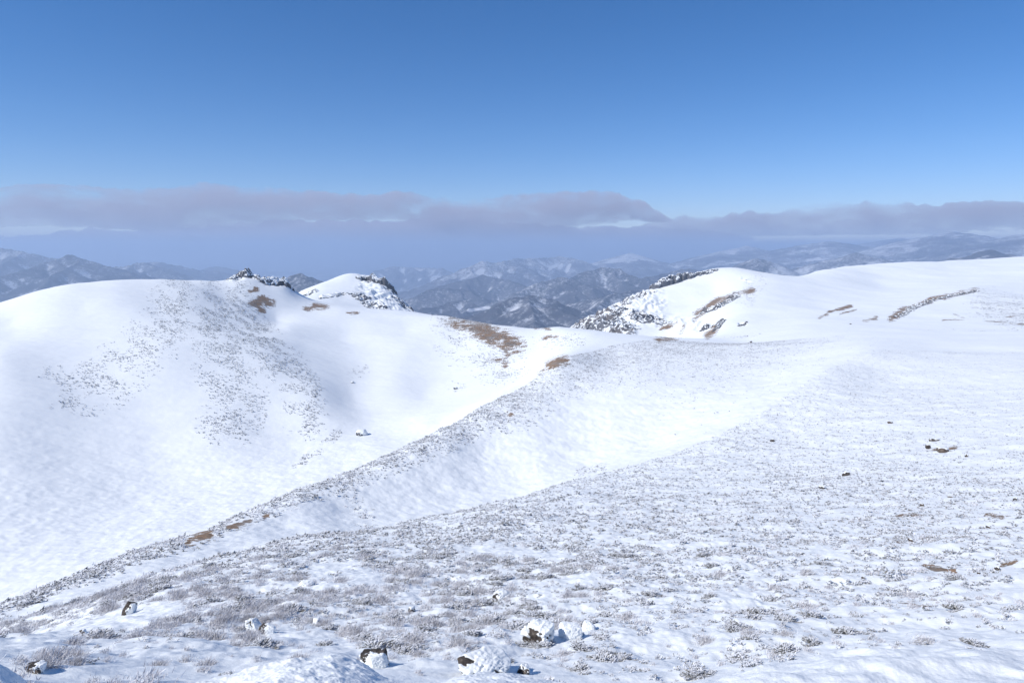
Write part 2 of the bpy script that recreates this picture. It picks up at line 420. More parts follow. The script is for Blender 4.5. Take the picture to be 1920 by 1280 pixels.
# ------------------------------------------------------------------ far mountains
FA, FR = 1150, 900
faz, flr = np.meshgrid(np.linspace(R(-56), R(56), FA), np.concatenate([np.linspace(math.log(2300), math.log(34000), FR - 50), np.linspace(math.log(34800), math.log(110000), 50)]), indexing='ij')
fr = np.exp(flr)
FX, FY = fr * np.sin(faz), fr * np.cos(faz)
base = np.interp(flr, np.log([2300, 3500, 5500, 9000, 20000, 110000]), [-620, -930, -1010, -1060, -1150, -1180])
w1 = fbm(FX / 900, FY / 900, 3); w2 = fbm(FX / 900 + 40, FY / 900 + 7, 3)
WX = FX + 150 * w1; WY = FY + 150 * w2
FZ = base + 25 * fbm(FX / 800, FY / 800, 4)
_FA0, _FA1 = R(-56), R(56)
_lrow = flr[0]
def window(cx, cy, rad):
    """index window of the polar grid that surely holds a disc"""
    r = math.hypot(cx, cy); a = math.atan2(cx, cy)
    da = math.asin(min(.99, rad / max(r, rad * 1.02)))
    i0 = int(np.clip((a - da - _FA0) / (_FA1 - _FA0) * (FA - 1), 0, FA - 1)); i1 = int(np.clip((a + da - _FA0) / (_FA1 - _FA0) * (FA - 1) + 2, 0, FA))
    j0 = int(np.searchsorted(_lrow, math.log(max(r - rad, 1)))); j1 = int(np.searchsorted(_lrow, math.log(r + rad)))
    return slice(i0, i1), slice(j0, j1)
_sid = 0
FS = np.zeros(FZ.shape)
def seg(a, b, slope):
    L = math.hypot(b[0] - a[0], b[1] - a[1])
    hb = float(np.interp(math.log(max(2300, math.hypot(a[0], a[1]))), np.log([2300, 3500, 5500, 9000, 20000, 110000]), [-620, -930, -1010, -1060, -1150, -1180]))
    reach = (max(a[2], b[2]) - hb) / slope + 200
    wdw = window((a[0] + b[0]) / 2, (a[1] + b[1]) / 2, L / 2 + reach)
    gx, gy = WX[wdw], WY[wdw]
    if not gx.size: return
    vx, vy = b[0] - a[0], b[1] - a[1]
    t = np.clip(((gx - a[0]) * vx + (gy - a[1]) * vy) / max(L * L, 1), 0, 1)
    d = np.hypot(gx - a[0] - t * vx, gy - a[1] - t * vy)
    global _sid
    _sid += 1
    k = t * L
    g_ = perlin(k / 170, np.full_like(k, _sid * 7.3)) * 26 + perlin(k / 70, np.full_like(k, _sid * 3.7)) * 9
    g_ = g_ * np.clip(d / 160, 0, 1) * (np.clip(t, 0, 1) == t)
    h = g_ + a[2] + t * (b[2] - a[2]) - slope * d * (1 - .25 * np.clip(d / 1500, 0, 1))
    up_ = h > FZ[wdw]
    FZ[wdw] = np.where(up_, h, FZ[wdw]); FS[wdw] = np.where(up_, g_, FS[wdw])
rr_ = random.Random(5)
def ridge(ps, slope=.52, spur=900, every=420, droop=.75, sub=True):
    """a crest with side spurs running down from it on both sides"""
    side = 1
    for a, b in zip(ps[:-1], ps[1:]):
        seg(a, b, slope)
        L = math.hypot(b[0] - a[0], b[1] - a[1])
        th = math.atan2(b[1] - a[1], b[0] - a[0])
        n = max(1, int(L / every))
        for i in range(n):
            for side in (-1, 1):
                t = (i + rr_.uniform(.1, .9)) / n
                p = (a[0] + t * (b[0] - a[0]), a[1] + t * (b[1] - a[1]), a[2] + t * (b[2] - a[2]))
                q = th + side * rr_.uniform(.9, 1.75); l = spur * rr_.uniform(.6, 1.3)
                m_ = (p[0] + .5 * l * math.cos(q), p[1] + .5 * l * math.sin(q), p[2] - .5 * l * slope * droop * rr_.uniform(.45, .8))
                q += rr_.uniform(-.35, .35)
                e = (m_[0] + .5 * l * math.cos(q), m_[1] + .5 * l * math.sin(q), m_[2] - .5 * l * slope * droop * rr_.uniform(.8, 1.1))
                seg(p, m_, slope * 1.1); seg(m_, e, slope * 1.1)
                if sub:
                    for sd_ in (-1, 1):
                        q2 = q + sd_ * rr_.uniform(.6, 1.1); l2 = l * rr_.uniform(.3, .5)
                        seg(m_, (m_[0] + l2 * math.cos(q2), m_[1] + l2 * math.sin(q2), m_[2] - l2 * slope * .85), slope * 1.15)
def seen(*ps): return [tuple(place(*p)) for p in ps]
# random hill country in the gap and on either side
for k in range(270):
    r = math.exp(rr_.uniform(math.log(5200), math.log(32000))); a = R(rr_.uniform(-50, 50))
    plain = math.exp(-((math.degrees(a) + 14) / 6.5) ** 2) * (1 if r > 8500 else .3)
    if rr_.random() < plain * 1.1: continue
    amp = np.interp(r, [5000, 9000, 15000, 20000, 26000, 32000], [330, 430, 430, 320, 260, 260]) * rr_.uniform(.5, 1.1) * (1 - .6 * plain)
    zb = np.interp(math.log(r), np.log([2300, 3500, 5500, 9000, 20000, 110000]), [-620, -930, -1010, -1060, -1150, -1180])
    th = rr_.uniform(0, math.pi); x, y = r * math.sin(a), r * math.cos(a)
    ps = []
    for i in range(rr_.randint(3, 6)):
        ps.append((x, y, zb + amp * rr_.uniform(.7, 1.0) * (1 if 0 < i else .6)))
        th += rr_.uniform(-.6, .6); l = rr_.uniform(500, 1100); x += l * math.cos(th); y += l * math.sin(th)
    ps[-1] = (*ps[-1][:2], zb + amp * .4)
    ridge(ps, rr_.uniform(.45, .6), 360 + .55 * amp, 380, sub=r < 8000)
# crests one can tell apart in the photograph
ridge(seen((-260, 470, 13800), (-140, 458, 13900), (-40, 462, 13800), (30, 467, 13500), (80, 478, 13200), (125, 492, 12800)), .5, 1800, 700)
ridge(seen((-120, 560, 8800), (-20, 522, 9300), (70, 497, 9800), (140, 478, 10000), (185, 492, 9900), (235, 515, 9700), (300, 545, 9300)), .5, 1700, 700)
ridge(seen((180, 505, 13500), (235, 497, 13200), (270, 491, 13000), (300, 505, 12600), (330, 520, 12200)), .5, 900, 500)
ridge(seen((260, 496, 16500), (295, 490, 16000), (340, 503, 15500), (390, 506, 16000), (430, 511, 16000)), .4, 900, 500)
ridge(seen((380, 503, 19000), (410, 498, 18500), (440, 505, 18000)), .4, 900, 500)
ridge(seen((535, 532, 5400), (552, 517, 5300), (566, 512, 5200), (580, 519, 5150), (600, 538, 5100), (610, 550, 5000)), .6, 350, 140)
ridge(seen((820, 606, 5200), (880, 592, 4950), (940, 566, 4700), (983, 552, 4600), (1030, 565, 4550), (1075, 585, 4600)), .55, 900, 300)
ridge(seen((983, 552, 4600), (990, 575, 4150), (1000, 610, 3700)), .55, 600, 260)
ridge(seen((1040, 612, 4200), (1085, 590, 4500), (1125, 565, 4900), (1160, 548, 5300), (1215, 542, 5700), (1270, 535, 6000)), .55, 900, 330)
ridge(seen((1070, 523, 7600), (1100, 510, 7900), (1133, 501, 8100), (1160, 504, 8100), (1190, 517, 8000), (1240, 530, 7600)), .6, 900, 330)
ridge(seen((1200, 520, 8600), (1250, 508, 8900), (1300, 505, 9000), (1350, 508, 9200)), .5, 900, 400)
ridge(seen((985, 545, 6700), (1020, 527, 6900), (1052, 518, 7000), (1080, 528, 6900), (1100, 540, 6700)), .55, 800, 330)
ridge(seen((860, 507, 12500), (885, 497, 12400), (908, 490, 12500), (940, 493, 12700), (965, 484, 14500), (1010, 484, 15000), (1050, 480, 15500), (1090, 488, 15000)), .5, 1200, 500)
ridge(seen((830, 535, 9000), (870, 523, 9100), (905, 515, 9300), (940, 522, 9200), (980, 535, 8800)), .55, 900, 380)
ridge(seen((700, 508, 17000), (740, 499, 17500), (780, 501, 17500), (830, 503, 17000)), .45, 900, 500)
ridge(seen((800, 545, 8000), (840, 538, 8100), (875, 545, 8000), (900, 556, 7600)), .55, 800, 380)
ridge(seen((780, 582, 6300), (830, 570, 6600), (880, 562, 6700), (915, 575, 6500)), .5, 600, 300)
def massif(x, y, r, wa, wl, flat=1.0, rough=.35, sc=2600.):
    """a broad mountain whose top shows at photo pixel x, y"""
    a, s = survey(x, y)
    top = r * s
    cx, cy = r * math.sin(a), r * math.cos(a)
    wdw = window(cx, cy, max(wa, wl) * 1.5)
    fx, fy = FX[wdw], FY[wdw]
    if not fx.size: return
    lx = (fx - cx) * math.cos(a) - (fy - cy) * math.sin(a); ly = (fx - cx) * math.sin(a) + (fy - cy) * math.cos(a)
    d = np.sqrt((lx / wa) ** 2 + (ly / wl) ** 2)
    g = 1 - (ridged((fx + 130 * r) / sc, (fy - 70 * r) / sc, 5, .5) - .5) * rough * np.minimum(1, d * 2.5)
    prof = np.clip(1 - (d * g) ** flat, 0, 1)
    FZ[wdw] = np.maximum(FZ[wdw], base[wdw] + (top - base[wdw]) * prof)
# the long wooded volcano on the right
massif(1180, 474, 17000, 3500, 5200, 1.0, .35); massif(1400, 461, 18000, 5200, 6000, 1.0, .3); massif(1555, 453, 17500, 5500, 6000, 1.2, .3)
massif(1790, 434, 16500, 5200, 6500, 1.15, .3); massif(1930, 437, 15000, 4200, 6000, 1.15, .3); massif(1610, 474, 10500, 3000, 2500, 1.1, .35, 1800); massif(1420, 484, 9000, 2100, 2200, 1.1, .4, 1500); massif(1860, 468, 8200, 3000, 2500, 1.1, .4, 1500)
massif(1690, 446, 24000, 6000, 5000, 1.2, .3)
FZ = FZ + sstep(25000, 15000, fr) * np.clip((FZ - base) / 150, 0, 1) * (38 * (ridged(FX / 420, FY / 420, 4) - .55) + 10 * fbm(FX / 130, FY / 130, 3))
FZ = np.where(fr < 3600, np.minimum(FZ, np.interp(fr, [2300, 3600], [-620, -330])), FZ)

def forest_mountain():
    m, nt, out = mat('forest_mountain'); n = N(nt)
    co = n('TexCoord').outputs['Object']
    big = n.noise(co, .00055, 6, .6); mid = n.noise(co, .0035, 8, .68); fine = n.noise(co, .03, 8, .8)
    hz = n('SeparateXYZ', Vector=co).outputs[2]
    f = n.math('ADD', n.math('MULTIPLY', big, .9), n.math('ADD', n.math('MULTIPLY', mid, .6), n.math('MULTIPLY', fine, 1.5)))
    a = n.attr('open')
    f = n.math('ADD', f, n.math('ADD', n.math('MULTIPLY', a, .55), n.ramp(hz, -900, 100, -.06, .10)))
    sn = n.ramp(f, 1.50, 1.86)
    woods = n.mix(n.ramp(mid, .4, .6), (.050, .054, .068), (.09, .09, .105))
    c = n.mix(n.math('MULTIPLY', sn, .78), woods, (.72, .74, .78))
    bp = n('Bump', Strength=.7, Distance=12., Height=fine)
    p = n('BsdfDiffuse', Normal=bp.outputs[0]); nt.links.new(c, p.inputs[0])
    nt.links.new(p.outputs[0], out.inputs[0])
    return m
M_FOREST = forest_mountain()
# open snow: hollows between spurs, clearings, fields on the valley floor; crests carry thicker wood
sm = FZ.copy()
for _ in range(3):
    sm = (np.roll(sm, 4, 0) + np.roll(sm, -4, 0) + sm * 2) / 4
hollow = np.clip((sm - FZ) / (fr * .0022), -1, 1)
opn = .35 * hollow - .55 * np.clip(FS / 16, -1, 1) + .35 * fbm(FX / 1300, FY / 1300, 3) + .8 * sstep(60, 15, FZ - base) * sstep(.12, .3, fbm(FX / 700 + 3, FY / 700, 3)) * (fr > 5000)
fpx, fpy = to_px(FX, FY, FZ)
opn = opn + sstep(1150, 1350, fpx) * sstep(7000, 8000, fr) * (.55 * fbm(FX / 1500, FY / 420, 4) + .35 * fbm(FX / 260, FY / 160, 3))
opn = np.maximum(opn, 1.6 * mask(fpx, fpy, fr, [([(1062, 508), (1068, 497)], 4, 1, 7500, 16000, 1), ([(1050, 502), (1052, 497)], 3.5, 1, 7500, 16000, 1), ([(1030, 504), (1042, 498)], 3, 1, 7500, 16000, 1),
    ([(1022, 523), (1028, 520)], 5, 1, 6000, 12000, 1), ([(880, 582), (915, 577)], 7, 2, 5000, 9000, 1)]))
idx = np.arange(FA * FR).reshape(FA, FR)
Q = np.stack([idx[:-1, :-1], idx[1:, :-1], idx[1:, 1:], idx[:-1, 1:]], -1).reshape(-1, 4)
mesh_obj('mountains', np.stack([FX, FY, FZ], -1).reshape(-1, 3), Q, M_FOREST, None, {'open': opn}, kind='structure')

tick('------ light')
from mathutils import Vector
tick('things')
# ------------------------------------------------------------------ rocks
def icosphere(sub):
    import bmesh
    bm = bmesh.new(); bmesh.ops.create_icosphere(bm, subdivisions=sub, radius=1)
    V = np.array([v.co[:] for v in bm.verts]); Fq = np.array([[v.index for v in f.verts] for f in bm.faces]); bm.free()
    return V, Fq
_ICO = {k: icosphere(k) for k in (2, 3, 4, 6)}
def n3(V, sc, o=4, seed=0.):
    p = V * sc + seed
    return (fbm(p[:, 0] + 3.1, p[:, 1] + .7 * p[:, 2], o) + fbm(p[:, 1] - 8.3, p[:, 2] + .6 * p[:, 0], o) + fbm(p[:, 2] + 5.7, p[:, 0] - .5 * p[:, 1], o)) / 1.6
def rock_shape(sub, size, seed, rough=.10, planes=16, vert=.5):
    """an angular weathered block: a sphere cut by random planes, then chipped"""
    g = np.random.default_rng(seed)
    D, Fq = _ICO[sub]
    pn = g.normal(size=(planes, 3)); pn[:, 2] *= vert; pn = np.r_[pn, [[0, .1, 1], [.1, 0, -1]]]
    pn /= np.linalg.norm(pn, axis=1, keepdims=True)
    pd = g.uniform(.62, 1.0, len(pn))
    dots = D @ pn.T
    rad = np.where(dots > .05, pd / np.maximum(dots, .05), 9).min(1)
    rad = np.minimum(rad, 1.25)
    q = n3(D, 2.6, 5, seed * 1.7 % 50)
    rad = rad * (1 + rough * q) - rough * .8 * np.maximum(0, .12 - np.abs(n3(D, 1.7, 3, seed * 2.3 % 40)))
    return D, Fq, rad

def rock_material(name, dark, light, lichen, snow=False):
    m, nt, out = mat(name); n = N(nt)
    co = n('TexCoord').outputs['Object']; geo = n('NewGeometry')
    a = n.noise(co, 2.2, 9, .68); b = n.noise(co, 9., 7, .7)
    c = n.mix(n.ramp(a, .35, .68), dark, light)
    c = n.mix(n.math('MULTIPLY', n.ramp(b, .56, .66), .6), c, lichen)
    if snow:
        nz = n('SeparateXYZ', Vector=geo.outputs['Normal']); w = n.noise(co, snow, 6, .65)
        s = n.math('ADD', n.math('ADD', nz.outputs[2], n.math('MULTIPLY', nz.outputs[0], .25)), n.math('MULTIPLY', n.math('SUBTRACT', w, .5), .9))
        c = n.mix(n.ramp(s, .50, .60), c, SNOW)
    bp = n('Bump', Strength=.9, Distance=.04, Height=n.math('ADD', a, n.math('MULTIPLY', b, .4)))
    p = n('BsdfPrincipled', Roughness=.9, Normal=bp.outputs[0]); p.inputs['Specular IOR Level'].default_value = .2
    nt.links.new(c, p.inputs['Base Color']); nt.links.new(p.outputs[0], out.inputs[0])
    return m
M_ROCK = rock_material('boulder_stone', (.035, .03, .027), (.12, .10, .088), (.22, .20, .17))
M_BROWN = rock_material('brown_stone', (.07, .055, .045), (.17, .14, .115), (.22, .19, .16))
M_CRAG = rock_material('crag_stone', (.05, .052, .062), (.14, .14, .15), (.17, .17, .17), snow=.28)
M_CLIFF = rock_material('cliff_stone', (.075, .08, .095), (.17, .175, .19), (.2, .2, .2), snow=.22)

def snow_cap_material():
    m, nt, out = mat('rime_snow'); n = N(nt)
    co = n('TexCoord').outputs['Object']
    bp = n('Bump', Strength=.6, Distance=.03, Height=n('TexNoise', Scale=9., Detail=8, Roughness=.65, Vector=co).outputs[0])
    p = n('BsdfPrincipled', Roughness=.75, Normal=bp.outputs[0]); p.inputs['Base Color'].default_value = (*SNOW, 1); p.inputs['Specular IOR Level'].default_value = .25
    nt.links.new(p.outputs[0], out.inputs[0])
    return m
M_CAP = snow_cap_material()

def thing(o, label, cat, group=None):
    o['label'] = label; o['category'] = cat
    if group: o['group'] = group
    return o

def boulder(name, x, y, wpx, hpx, label, seed, cover=(.45, .1, .9), thr=.25, thick=.085, planes=13, tilt=0., deep=1.0, material=None, r0=9, r1=900, sub=6, group='boulders on the slopes', cat='boulder', snow=True, sink=.38, pile=1.0):
    p, r = drop(x, y, r0, r1)
    dist = float(np.linalg.norm(p))
    W_, H_ = (.82 if wpx < 40 else .74) * wpx * dist / F, .60 * hpx * dist / F
    D, Fq, rad = rock_shape(sub, 1, seed, planes=planes)
    sz = np.array([W_ / 2, W_ / 2 * deep, H_ / (2 - 2 * sink)])
    c, s_ = math.cos(tilt), math.sin(tilt)
    T = np.array([[c, 0, s_], [0, 1, 0], [-s_, 0, c]])
    def shape(rd): return (D * rd[:, None] * sz) @ T.T + np.array([0, 0, sz[2] * (1 - 2 * sink)])
    e = bpy.data.objects.new(name, None); COL.objects.link(e); e.location = p; e.empty_display_size = .3
    thing(e, label, cat, group)
    mesh_obj('rock', shape(rad), Fq, material or M_ROCK, parent=e)
    if snow:
        cd = np.array(cover); cd /= np.linalg.norm(cd)
        k = D @ cd + 1.0 * n3(D, 1.7, 4, seed + 20.) + .45 * n3(D, 5.5, 4, seed + 3.)
        t = sstep(thr - .16, thr + .22, k)
        sm = rad * .9 + .1 * (1 + .12 * n3(D, 1.5, 3, seed + 9.))
        rd = np.where(t > 0, sm, rad * .9) - .07 + (thick * pile * (1 + .5 * n3(D, 3.2, 3, seed + 2.)) + .07) * t
        rd += .05 * t * n3(D, 7., 5, seed * 1.)
        # keep only the plastered side: a closed skin whose rim dips into the rock
        mesh_obj('snow_cap', shape(np.where(t > .02, rd, np.minimum(rad * .8, rd))), Fq, M_CAP, parent=e)
    return e

boulder('boulder', 243, 1150, 27, 36, 'tall dark boulder leaning right on open snow at lower left, its right side snowy', 3, (.9, -.2, .25), .35, .10, tilt=.35, r0=20)
boulder('boulder', 68, 1258, 30, 24, 'dark brown boulder among rimed heath in the bottom left corner', 5, (.9, .2, .35), .38, .12, r0=9)
boulder('boulder', 475, 1183, 32, 38, 'upright split boulder with a dark left edge, taller of the pair standing in the heath', 8, (.6, -.35, .45), .28, .10, tilt=-.1, r0=12)
boulder('boulder', 500, 1186, 26, 24, 'small dark cracked boulder leaning against the taller upright split one', 9, (.7, -.1, .6), .25, .10, tilt=.3, r0=12)
boulder('boulder', 706, 1248, 66, 52, 'rounded boulder with snow packed on its front and a bare dark rim along the top', 12, (.25, -.85, .0), .05, .07, deep=.9, r0=9)
boulder('boulder', 905, 1263, 118, 62, 'broad snow domed boulder with ragged dark rock low on its left front', 19, (.3, .35, .85), .26, .13, deep=1.0, planes=24, r0=9)
boulder('boulder', 982, 1262, 28, 30, 'narrow black rock at the right end of the broad snow domed boulder', 17, (.2, .6, .75), .1, .1, tilt=.35, r0=9)
boulder('boulder', 1012, 1204, 66, 52, 'lumpy brown boulder facing us bare below a thick white snow dome', 21, (.3, .5, .8), .25, .2, deep=1.1, r0=9, pile=1.3)
boulder('boulder', 1068, 1196, 56, 42, 'rime covered snowy lump just right of the lumpy brown boulder', 24, (.2, -.2, .9), -.6, .12, r0=9)
boulder('boulder', 1103, 1178, 30, 22, 'small snowed up stone casting a curved shadow right of the rimed lump', 25, (-.2, .1, .9), -.4, .12, r0=9)
boulder('boulder', 938, 1122, 42, 27, 'white snow clad boulder with small dark notches, amid tufts at mid slope', 28, (.5, .2, .9), .08, .14, r0=9)
boulder('boulder', 156, 1186, 11, 12, 'small dark stump of rock on the white snow tongue at far left', 31, (.8, .2, .5), .35, .1, r0=15, sub=3)
boulder('boulder', 577, 1098, 26, 15, 'low snow crusted rock beside the smooth snow hollow, dark at both ends', 33, (.1, .2, .9), .0, .14, r0=15)
boulder('boulder', 771, 1146, 18, 17, 'grey pointed rock poking out of the heath left of the open drift', 35, (.3, .2, .9), .55, .08, r0=12, sub=3)
boulder('boulder', 594, 1168, 16, 16, 'small white snow capped stone above the brown heath tuft', 36, (.1, .2, .9), -.1, .12, r0=12, sub=3)
boulder('boulder', 882, 1268, 26, 14, 'flat dark stone at the foot of the broad snow domed boulder', 38, (.2, .5, .8), .3, .1, r0=9, sub=3)
boulder('boulder', 930, 1125, 18, 7, 'flat dark slab under the white snow clad boulder at mid slope', 39, (.2, .4, .9), .35, .1, r0=12, sub=3)
# stones farther up the right-hand slope
for a in [
    (1768, 846, 26, 11, 'brown wedge shaped boulder on the upper right slope, largest bare rock there', 41, M_BROWN, 1.0),
    (1586, 891, 17, 9, 'dark crouching rock with white streaks on the middle right slope', 42, M_ROCK, 1.0),
    (1541, 915, 13, 6, 'dark low stone left of and below the crouching streaked rock', 43, M_ROCK, 1.0),
    (1669, 793, 12, 5, 'small brown stone alone high on the pale right slope', 44, M_BROWN, .9),
    (1740, 841, 9, 11, 'thin upright dark rock just left of the brown wedge boulder', 45, M_ROCK, .9),
    (1752, 826, 22, 5, 'low snowy ledge of dark rock above the brown wedge boulder', 46, M_ROCK, .9),
    (1812, 856, 7, 6, 'small dark stone right of and below the brown wedge boulder', 47, M_ROCK, .9),
    (1708, 1015, 11, 8, 'lone grey stone just above the left heath streak', 48, M_BROWN, .9),
    (1728, 948, 8, 6, 'small brown rock above the lone grey stone', 49, M_BROWN, .9),
    (1782, 932, 11, 4, 'flat brown stone on clean snow right of the small brown rock', 50, M_BROWN, .9),
    (1903, 938, 9, 7, 'small dark rock at the right edge of the picture', 51, M_ROCK, .9),
    (1756, 1046, 5, 5, 'tiny dark stone between the two long heath streaks', 52, M_ROCK, .9),
    (1853, 990, 9, 6, 'dark stone above the right end of the long heath streak', 53, M_ROCK, .9),
    (1869, 1068, 12, 8, 'dark crooked rock right of the lower heath streak', 54, M_ROCK, .9),
    (1835, 1075, 7, 5, 'small dark stone left of the crooked rock by the lower streak', 55, M_ROCK, .9),
    (1448, 827, 8, 6, 'small dark stone near the upper edge of the scrub, left of centre right', 56, M_ROCK, .9),
    (1618, 1084, 7, 5, 'small green brown stone in the middle of the lower right slope', 57, M_ROCK, .9),
    (1408, 642, 5, 4, 'dark stone just below the rocky snow hill', 58, M_ROCK, .9),
    (1595, 608, 4, 3, 'tiny dark stone on the flat snow under the plateau', 59, M_ROCK, .9),
]:
    boulder('boulder', a[0], a[1], a[2], a[3] * 1.15, a[4], a[5], (.3, .3, .9), .5, .1, material=a[6], sub=3, r0=14, sink=.3)
# outcrops on the hill beyond the valley
for a in [
    (677, 815, 26, 19, 'snow dusted grey rock outcrop alone at the foot of the bowl', 61, .05), (854, 729, 10, 8, 'small dark rock on the smooth slope below the brown patch', 62, .5), (661, 717, 9, 5, 'small dark rock high on the left wall of the bowl', 63, .5),
    (526, 691, 5, 3, 'tiny rock by the gully edge right of the hill spur', 64, .6), (589, 743, 6, 4, 'dark rock at the toe of the hill spur', 65, .6)]:
    boulder('rock_outcrop', a[0], a[1], a[2], a[3], a[4], a[5], (.4, .2, .8), a[6], .1, sub=4 if a[2] > 20 else 3, r0=250, r1=700, group='rocks on the far hill', cat='rock outcrop', material=M_CRAG)

def crag(name, label, line, w, size, r0, r1, material, seed, fill=.6, h=1.0, cat='crag', flat=.45):
    """a broken wall of blocky columns along a surveyed line (x, y, height in photo pixels); one continuous skin that dips under the snow between blocks"""
    g = np.random.default_rng(seed)
    W_ = []
    for x, y, hp in line:
        p, r = drop(x, y, r0, r1)
        W_.append((p[0], p[1], hp * np.linalg.norm(p) / F * h))
    W_ = np.array(W_)
    cum = np.r_[0, np.cumsum(np.hypot(*np.diff(W_[:, :2], axis=0).T))]; L = cum[-1]
    st = size / 5.
    nt_, nd_ = max(12, int((L + 2 * w) / st)), max(10, int(2 * w / st))
    t, d = np.meshgrid(np.linspace(-w, L + w, nt_), np.linspace(-w, w, nd_), indexing='ij')
    te = np.clip(t, 0, L)
    cx, cy, H = np.interp(te, cum, W_[:, 0]), np.interp(te, cum, W_[:, 1]), np.interp(te, cum, W_[:, 2])
    cs = lambda q: (np.interp(np.clip(q, 0, L), cum, W_[:, 0]), np.interp(np.clip(q, 0, L), cum, W_[:, 1]))
    x1, y1 = cs(te + 4); x0, y0 = cs(te - 4)
    tx, ty = x1 - x0, y1 - y0; l = np.hypot(tx, ty); tx, ty = tx / l, ty / l
    x = cx + tx * (t - te) + ty * d; y = cy + ty * (t - te) - tx * d
    ox = fbm(x / size * .8, y / size * .8, 3) * size * .35
    u, v = (t + ox) / size, (d + ox) / size
    ui, vi = np.floor(u), np.floor(v)
    f1 = np.full(u.shape, 9.); f2 = f1.copy(); hid = np.zeros(u.shape); gx = np.zeros(u.shape); gy = np.zeros(u.shape)
    tab = g.random((64, 64, 5))
    for a in (-1, 0, 1):
        for b in (-1, 0, 1):
            c = tab[(ui + a).astype(int) % 64, (vi + b).astype(int) % 64]
            du, dv = ui + a + c[..., 0] - u, vi + b + c[..., 1] - v
            q = np.hypot(du, dv)
            f2 = np.where(q < f1, f1, np.minimum(f2, q)); m_ = q < f1
            f1 = np.where(m_, q, f1); hid = np.where(m_, c[..., 2], hid); gx = np.where(m_, (c[..., 3] - .5) * du, gx); gy = np.where(m_, (c[..., 4] - .5) * dv, gy)
    env = np.clip(1 - (np.abs(d) / w) ** 2, 0, 1) * np.clip(1 - (np.abs(t - te) / w) ** 2, 0, 1)
    col = np.where(hid < fill * env, flat + (1 - flat) * hid / max(fill, .1), -.25)
    hh = H * col * (.55 + .45 * env) + (gx + gy) * size * .9 + .12 * H * fbm(x / size * 2, y / size * 2, 3)
    hh = hh - .30 * size * (1 - sstep(.02, .22, f2 - f1))
    hh = np.where(env <= .02, -1.5 * size, np.where(col < 0, -.35 * size, hh))
    for _ in range(1):
        k = hh.copy(); k[1:-1, 1:-1] = .72 * hh[1:-1, 1:-1] + .07 * (hh[2:, 1:-1] + hh[:-2, 1:-1] + hh[1:-1, 2:] + hh[1:-1, :-2]); hh = k
    a_, r_ = np.arctan2(x, y), np.hypot(x, y)
    z = zat(a_, r_) + hh
    idx = np.arange(nt_ * nd_).reshape(nt_, nd_)
    Q = np.stack([idx[:-1, :-1], idx[:-1, 1:], idx[1:, 1:], idx[1:, :-1]], -1).reshape(-1, 4)
    V = np.stack([x, y, z], -1).reshape(-1, 3)
    nn = np.cross(V[Q[:, 1]] - V[Q[:, 0]], V[Q[:, 2]] - V[Q[:, 0]])
    if nn[:, 2].mean() < 0: Q = Q[:, ::-1]
    o0 = V.mean(0); o0[2] = z.min()
    o = mesh_obj(name, V - o0, Q, material, smooth=False)
    o.location = o0
    return thing(o, label, cat)
crag('rocky_crag', 'jagged rocky crag dusted with snow crowning the left hill, higher of the two there', [(436, 523, 3), (450, 519, 9), (462, 516, 13), (476, 520, 9), (494, 527, 6)], 7, 3.0, 600, 790, M_CRAG, 71, .85)
crag('rocky_crag', 'flat topped block of dark rock right of the higher crag on the left hill', [(492, 529, 7), (515, 531, 11), (532, 532, 13), (538, 535, 11)], 6, 2.8, 600, 790, M_CRAG, 72, 1.1, flat=.75)
crag('rocky_cliff', 'curved black cliff band along the right brow of the small white peak', [(677, 523, 7), (690, 525, 9), (705, 528, 11), (722, 533, 14), (735, 543, 13)], 9, 4.4, 950, 1180, M_CRAG, 73, 1.0, cat='cliff', flat=.7)
crag('rocky_cliff', 'broken dark rocks strewn down the shaded right flank of the small white peak', [(664, 553, 4), (684, 566, 5), (702, 578, 6), (720, 588, 4)], 12, 3., 800, 1100, M_CRAG, 74, .55, .8, cat='cliff')
crag('rocky_cliff', 'low dark rock step at the left foot of the small white peak', [(573, 554, 3), (583, 551, 4), (592, 547, 3)], 3.5, 2.2, 850, 1100, M_CRAG, 75, .6, .8, cat='cliff')
crag('rocky_cliff', 'thin slanting rock step below the middle of the small white peak', [(600, 560, 3), (625, 557, 3), (645, 550, 4)], 3.5, 2.2, 850, 1100, M_CRAG, 76, .5, .8, cat='cliff')
crag('rocky_cliff', 'long grey cliff wall on the crest of the rocky hill, right of the valley gap', [(1228, 541, 12), (1245, 536, 17), (1262, 531, 17), (1280, 524, 14), (1292, 521, 11)], 9, 4.2, 850, 1120, M_CLIFF, 77, 1.0, cat='cliff', flat=.65)
crag('rocky_cliff', 'scattered grey crags near the rounded top of the rocky hill', [(1294, 521, 8), (1305, 517, 7), (1325, 512, 7), (1341, 507, 4)], 8, 3., 850, 1120, M_CLIFF, 78, .6, cat='cliff')
crag('rocky_cliff', 'grey broken rock face low on the left end of the rocky hill', [(1102, 612, 4), (1130, 609, 7), (1155, 606, 7), (1178, 612, 5)], 17, 4.2, 640, 950, M_CLIFF, 79, .75, cat='cliff')
crag('rocky_cliff', 'steep grey rock ribs on the spur under the hollow of the rocky hill', [(1158, 587, 4), (1172, 580, 5)], 5, 2.6, 640, 980, M_CLIFF, 80, .6, cat='cliff')
crag('rocky_cliff', 'grey rock patch facing us below the snowy bowl of the rocky hill', [(1194, 596, 5), (1212, 600, 7), (1230, 605, 5), (1245, 607, 3)], 10, 3.2, 640, 980, M_CLIFF, 81, .6, cat='cliff')
crag('rocky_cliff', 'dark rocks along the reddish earth rib on the right of the rocky hill', [(1315, 588, 4), (1345, 578, 5), (1365, 566, 5), (1385, 556, 4)], 5, 2.2, 600, 1000, M_CRAG, 82, .5, .8, cat='cliff')
